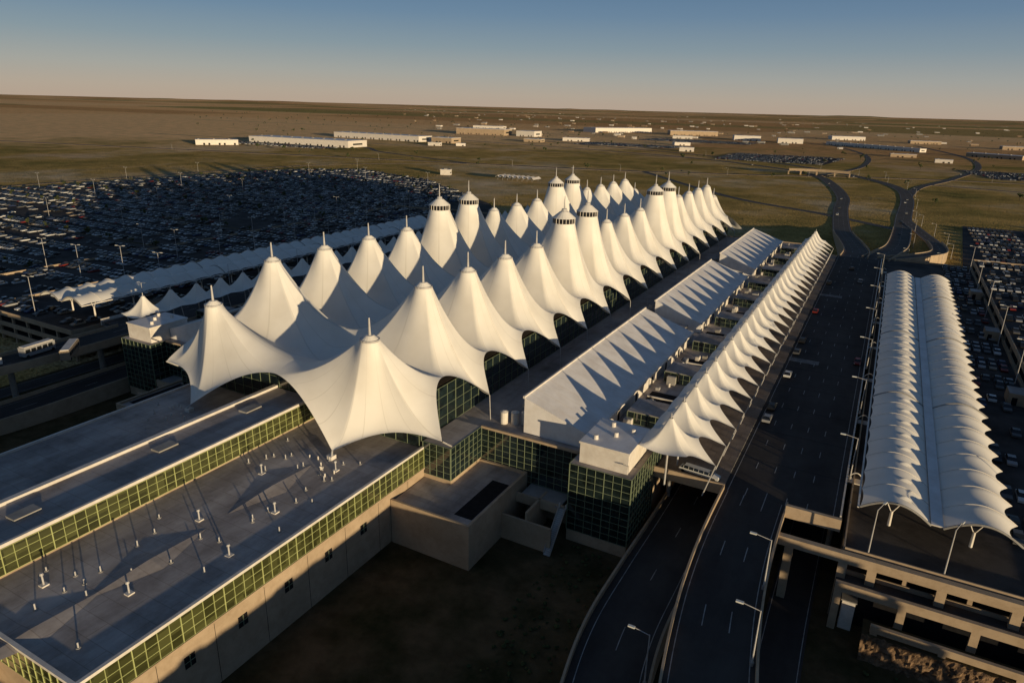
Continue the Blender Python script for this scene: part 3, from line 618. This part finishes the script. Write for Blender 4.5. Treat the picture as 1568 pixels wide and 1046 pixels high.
for k in range(0,40,4):
    for x in range(-590,-160,22):
        y=k*17+11
        if inpoly(x,y,LOT):
            h=random.uniform(3,5.5); tr.cyl(x,y,0,h*.5,.2,.1,TRUNK,5)
            for j in range(6): blob(tr,(x+random.uniform(-.35,.35)*h,y+random.uniform(-.3,.3)*h,h*random.uniform(.45,.9)),h*random.uniform(.15,.25),TREE)
tr.build('distant_trees')
sh=MB([TREE])
for k in range(420):
    x,y=random.choice([(random.uniform(64,76),random.uniform(-60,8)),(random.uniform(118,150),random.uniform(-8,2))])
    blob(sh,(x,y,.2),random.uniform(.2,.5),TREE)
sh.build('shrubs')
# ------------------------------------------------------------------ lamps
def lampmesh(h,arm,two=False):
    m=MB([STEEL]); m.cyl(0,0,0,.6,.28,.28,GREY,8); m.cyl(0,0,.6,h,.13,.08,STEEL,8)
    for sg in ((1,-1) if two else (1,)):
        m.beam((0,0,h-.1),(sg*arm,0,h+.25),.06,STEEL,5); m.box(min(sg*arm,sg*(arm+1)),max(sg*arm,sg*(arm+1)),-.2,.2,h+.15,h+.36,LAMP)
    me_=m.build('street_lamp'); d=me_.data; bpy.data.objects.remove(me_); return d
LM=lampmesh(9,2.2); LM2=lampmesh(14,1.2,True)
def lamp(d,x,y,z,r=0):
    o=bpy.data.objects.new('street_lamp',d); o.location=(x,y,z); o.rotation_euler=(0,0,r); sc.collection.objects.link(o)
for y in range(40,290,36): lamp(LM,111.6,y,12.9,math.pi); lamp(LM,-111.6,y,12.9,0)
for (x,y) in ((102.1,-3),(103.4,-20),(89.9,-22)): lamp(LM,x,y,12 if x>95 else 3.5,math.pi)
for x in (116,127,138): lamp(LM,x,14.8,12,1.2)
for x in (-142,-166,-198,-224):
    for y in range(20,330,48): lamp(LM2,x,y,9.8 if x>-168 else 6.6,.3)
for x in range(-580,-240,85):
    for y in range(0,620,85):
        if inpoly(x,y,LOT): lamp(LM2,x,y,0,.2)
for x,z in ((148,11.9),(182,15.8),(212,15.8)):
    for y in range(40,300,40): lamp(LM2,x,y,z,0)
for P,w_ in roads[:3]:
    Q=smooth_pts(P,8)
    for p in offs(Q,w_/2+2)[::6]: lamp(LM,p.x,p.y,0,math.pi)
# ------------------------------------------------------------------ individual vehicles
def vehicle(name,x,y,z,ang,paint,L_=4.7,H=1.5,W=1.85,kind='car'):
    m=MB([paint]); h=L_/2; w_=W/2
    if kind=='car':
        body=[(-h,.35),(-h,.75),(-h+.2,.92),(h-1.3,.96),(h-.15,.78),(h,.6),(h,.35)]
        r0_,r1_=-h+.35,h-1.25; cab=[(r0_,.92),(r0_+.65,H),(r1_-.8,H),(r1_,.94)]
        n=len(body); bb=len(m.v)
        for sd in(-w_,w_):
            for p in body: m.v.append((p[0],sd,p[1]))
        for k in range(n): m.f.append((bb+k,bb+(k+1)%n,bb+n+(k+1)%n,bb+n+k)); m.m.append(0)
        m.f.append(tuple(bb+k for k in range(n))); m.m.append(0); m.f.append(tuple(bb+n+k for k in range(n))); m.m.append(0)
        bb=len(m.v)
        for sd in(-1,1):
            for k,p in enumerate(cab): m.v.append((p[0],sd*(w_-.04 if k in(0,3) else w_-.25),p[1]))
        g_=m.idx(CGL)
        for k in range(3): m.f.append((bb+k,bb+k+1,bb+5+k,bb+4+k)); m.m.append(g_ if k!=1 else 0)
        for o in(0,4): m.f.append(tuple(bb+o+k for k in range(4))); m.m.append(g_)
        np_=max(1,int((r1_-r0_)/1.3))
        for k in range(np_+1):
            xx=r0_+.6+(r1_-r0_-1.3)*k/np_
            for sd in(-1,1): m.beam((xx,sd*(w_-.02),.93),(xx,sd*(w_-.24),H),.04,paint,4)
        for sd in (-1,1): m.box(h-.02,h+.03,sd*.75-.18,sd*.75+.18,.6,.75,LAMP)
    else:
        m.box(-h,h,-w_,w_,.45,H,paint); m.box(-h+.3,h-.3,-w_+.2,w_-.2,H,H+.2,WHITE)
        if kind=='bus':
            for sd in(-1,1):
                n=int(L_/1.6)
                for k in range(n): xx=-h+.4+k*(L_-.8)/n; m.box(xx,xx+1.3,sd*w_,sd*(w_+.02),1.5,2.5,CGL)
            m.box(h,h+.02,-w_+.15,w_-.15,1.2,2.7,CGL)
        else:
            m.box(h+.15,h+1.9,-w_+.05,w_-.05,.5,H*.72,paint); m.box(h+1.9,h+1.92,-w_+.2,w_-.2,1.3,H*.68,CGL)
    for wx in (-h+.85,h-.85):
        for sd in(-1,1):
            n=10; bb=len(m.v); r=.33 if kind=='car' else .48
            for yy in (sd*(w_-.2),sd*(w_+.02)):
                for k in range(n): a=2*math.pi*k/n; m.v.append((wx+r*math.cos(a),yy,r+r*math.sin(a)))
            ti=m.idx(TIRE)
            for k in range(n): m.f.append((bb+k,bb+(k+1)%n,bb+n+(k+1)%n,bb+n+k)); m.m.append(ti)
            m.f.append(tuple(bb+n+k for k in range(n))); m.m.append(ti)
    o=m.build(name); o.location=(x,y,z); o.rotation_euler=(0,0,ang)
W0,SL,BK,GR,RD,BL,TN=CARP
vehicle('limousine',84.6,27,12.14,-.12,W0,8.2)
for (x,y,c,a) in ((92.2,62,SL,1.57),(92.0,70,BK,1.57),(92.3,96,W0,1.57),(92,118,GR,1.57),(92.1,131,BK,1.57),(92,171,RD,1.57),(92.1,224,BK,1.57),(109,118,RD,-1.57),(104,235,SL,1.57),(99,262,BK,1.57)): vehicle('car',x,y,12.02,a,c)
vehicle('shuttle_bus',-88,1,12.1,2.4,TN,11,3.1,2.5,'bus'); vehicle('shuttle_bus',-97,-3,12.05,1.7,SL,9,3,2.5,'bus'); vehicle('delivery_truck',-96,-18,12.05,1.6,W0,6,3.2,2.4,'truck')
for (x,y) in ((72,560),(66,690),(70,610),(125,610),(121,540),(126,730),(124,700),(120,470),(40,860),(-100,1120),(-160,905),(-300,835),(60,1000),(132,820),(200,1180)): vehicle('car',x,y,.4,1.6,pick(),5,1.6)
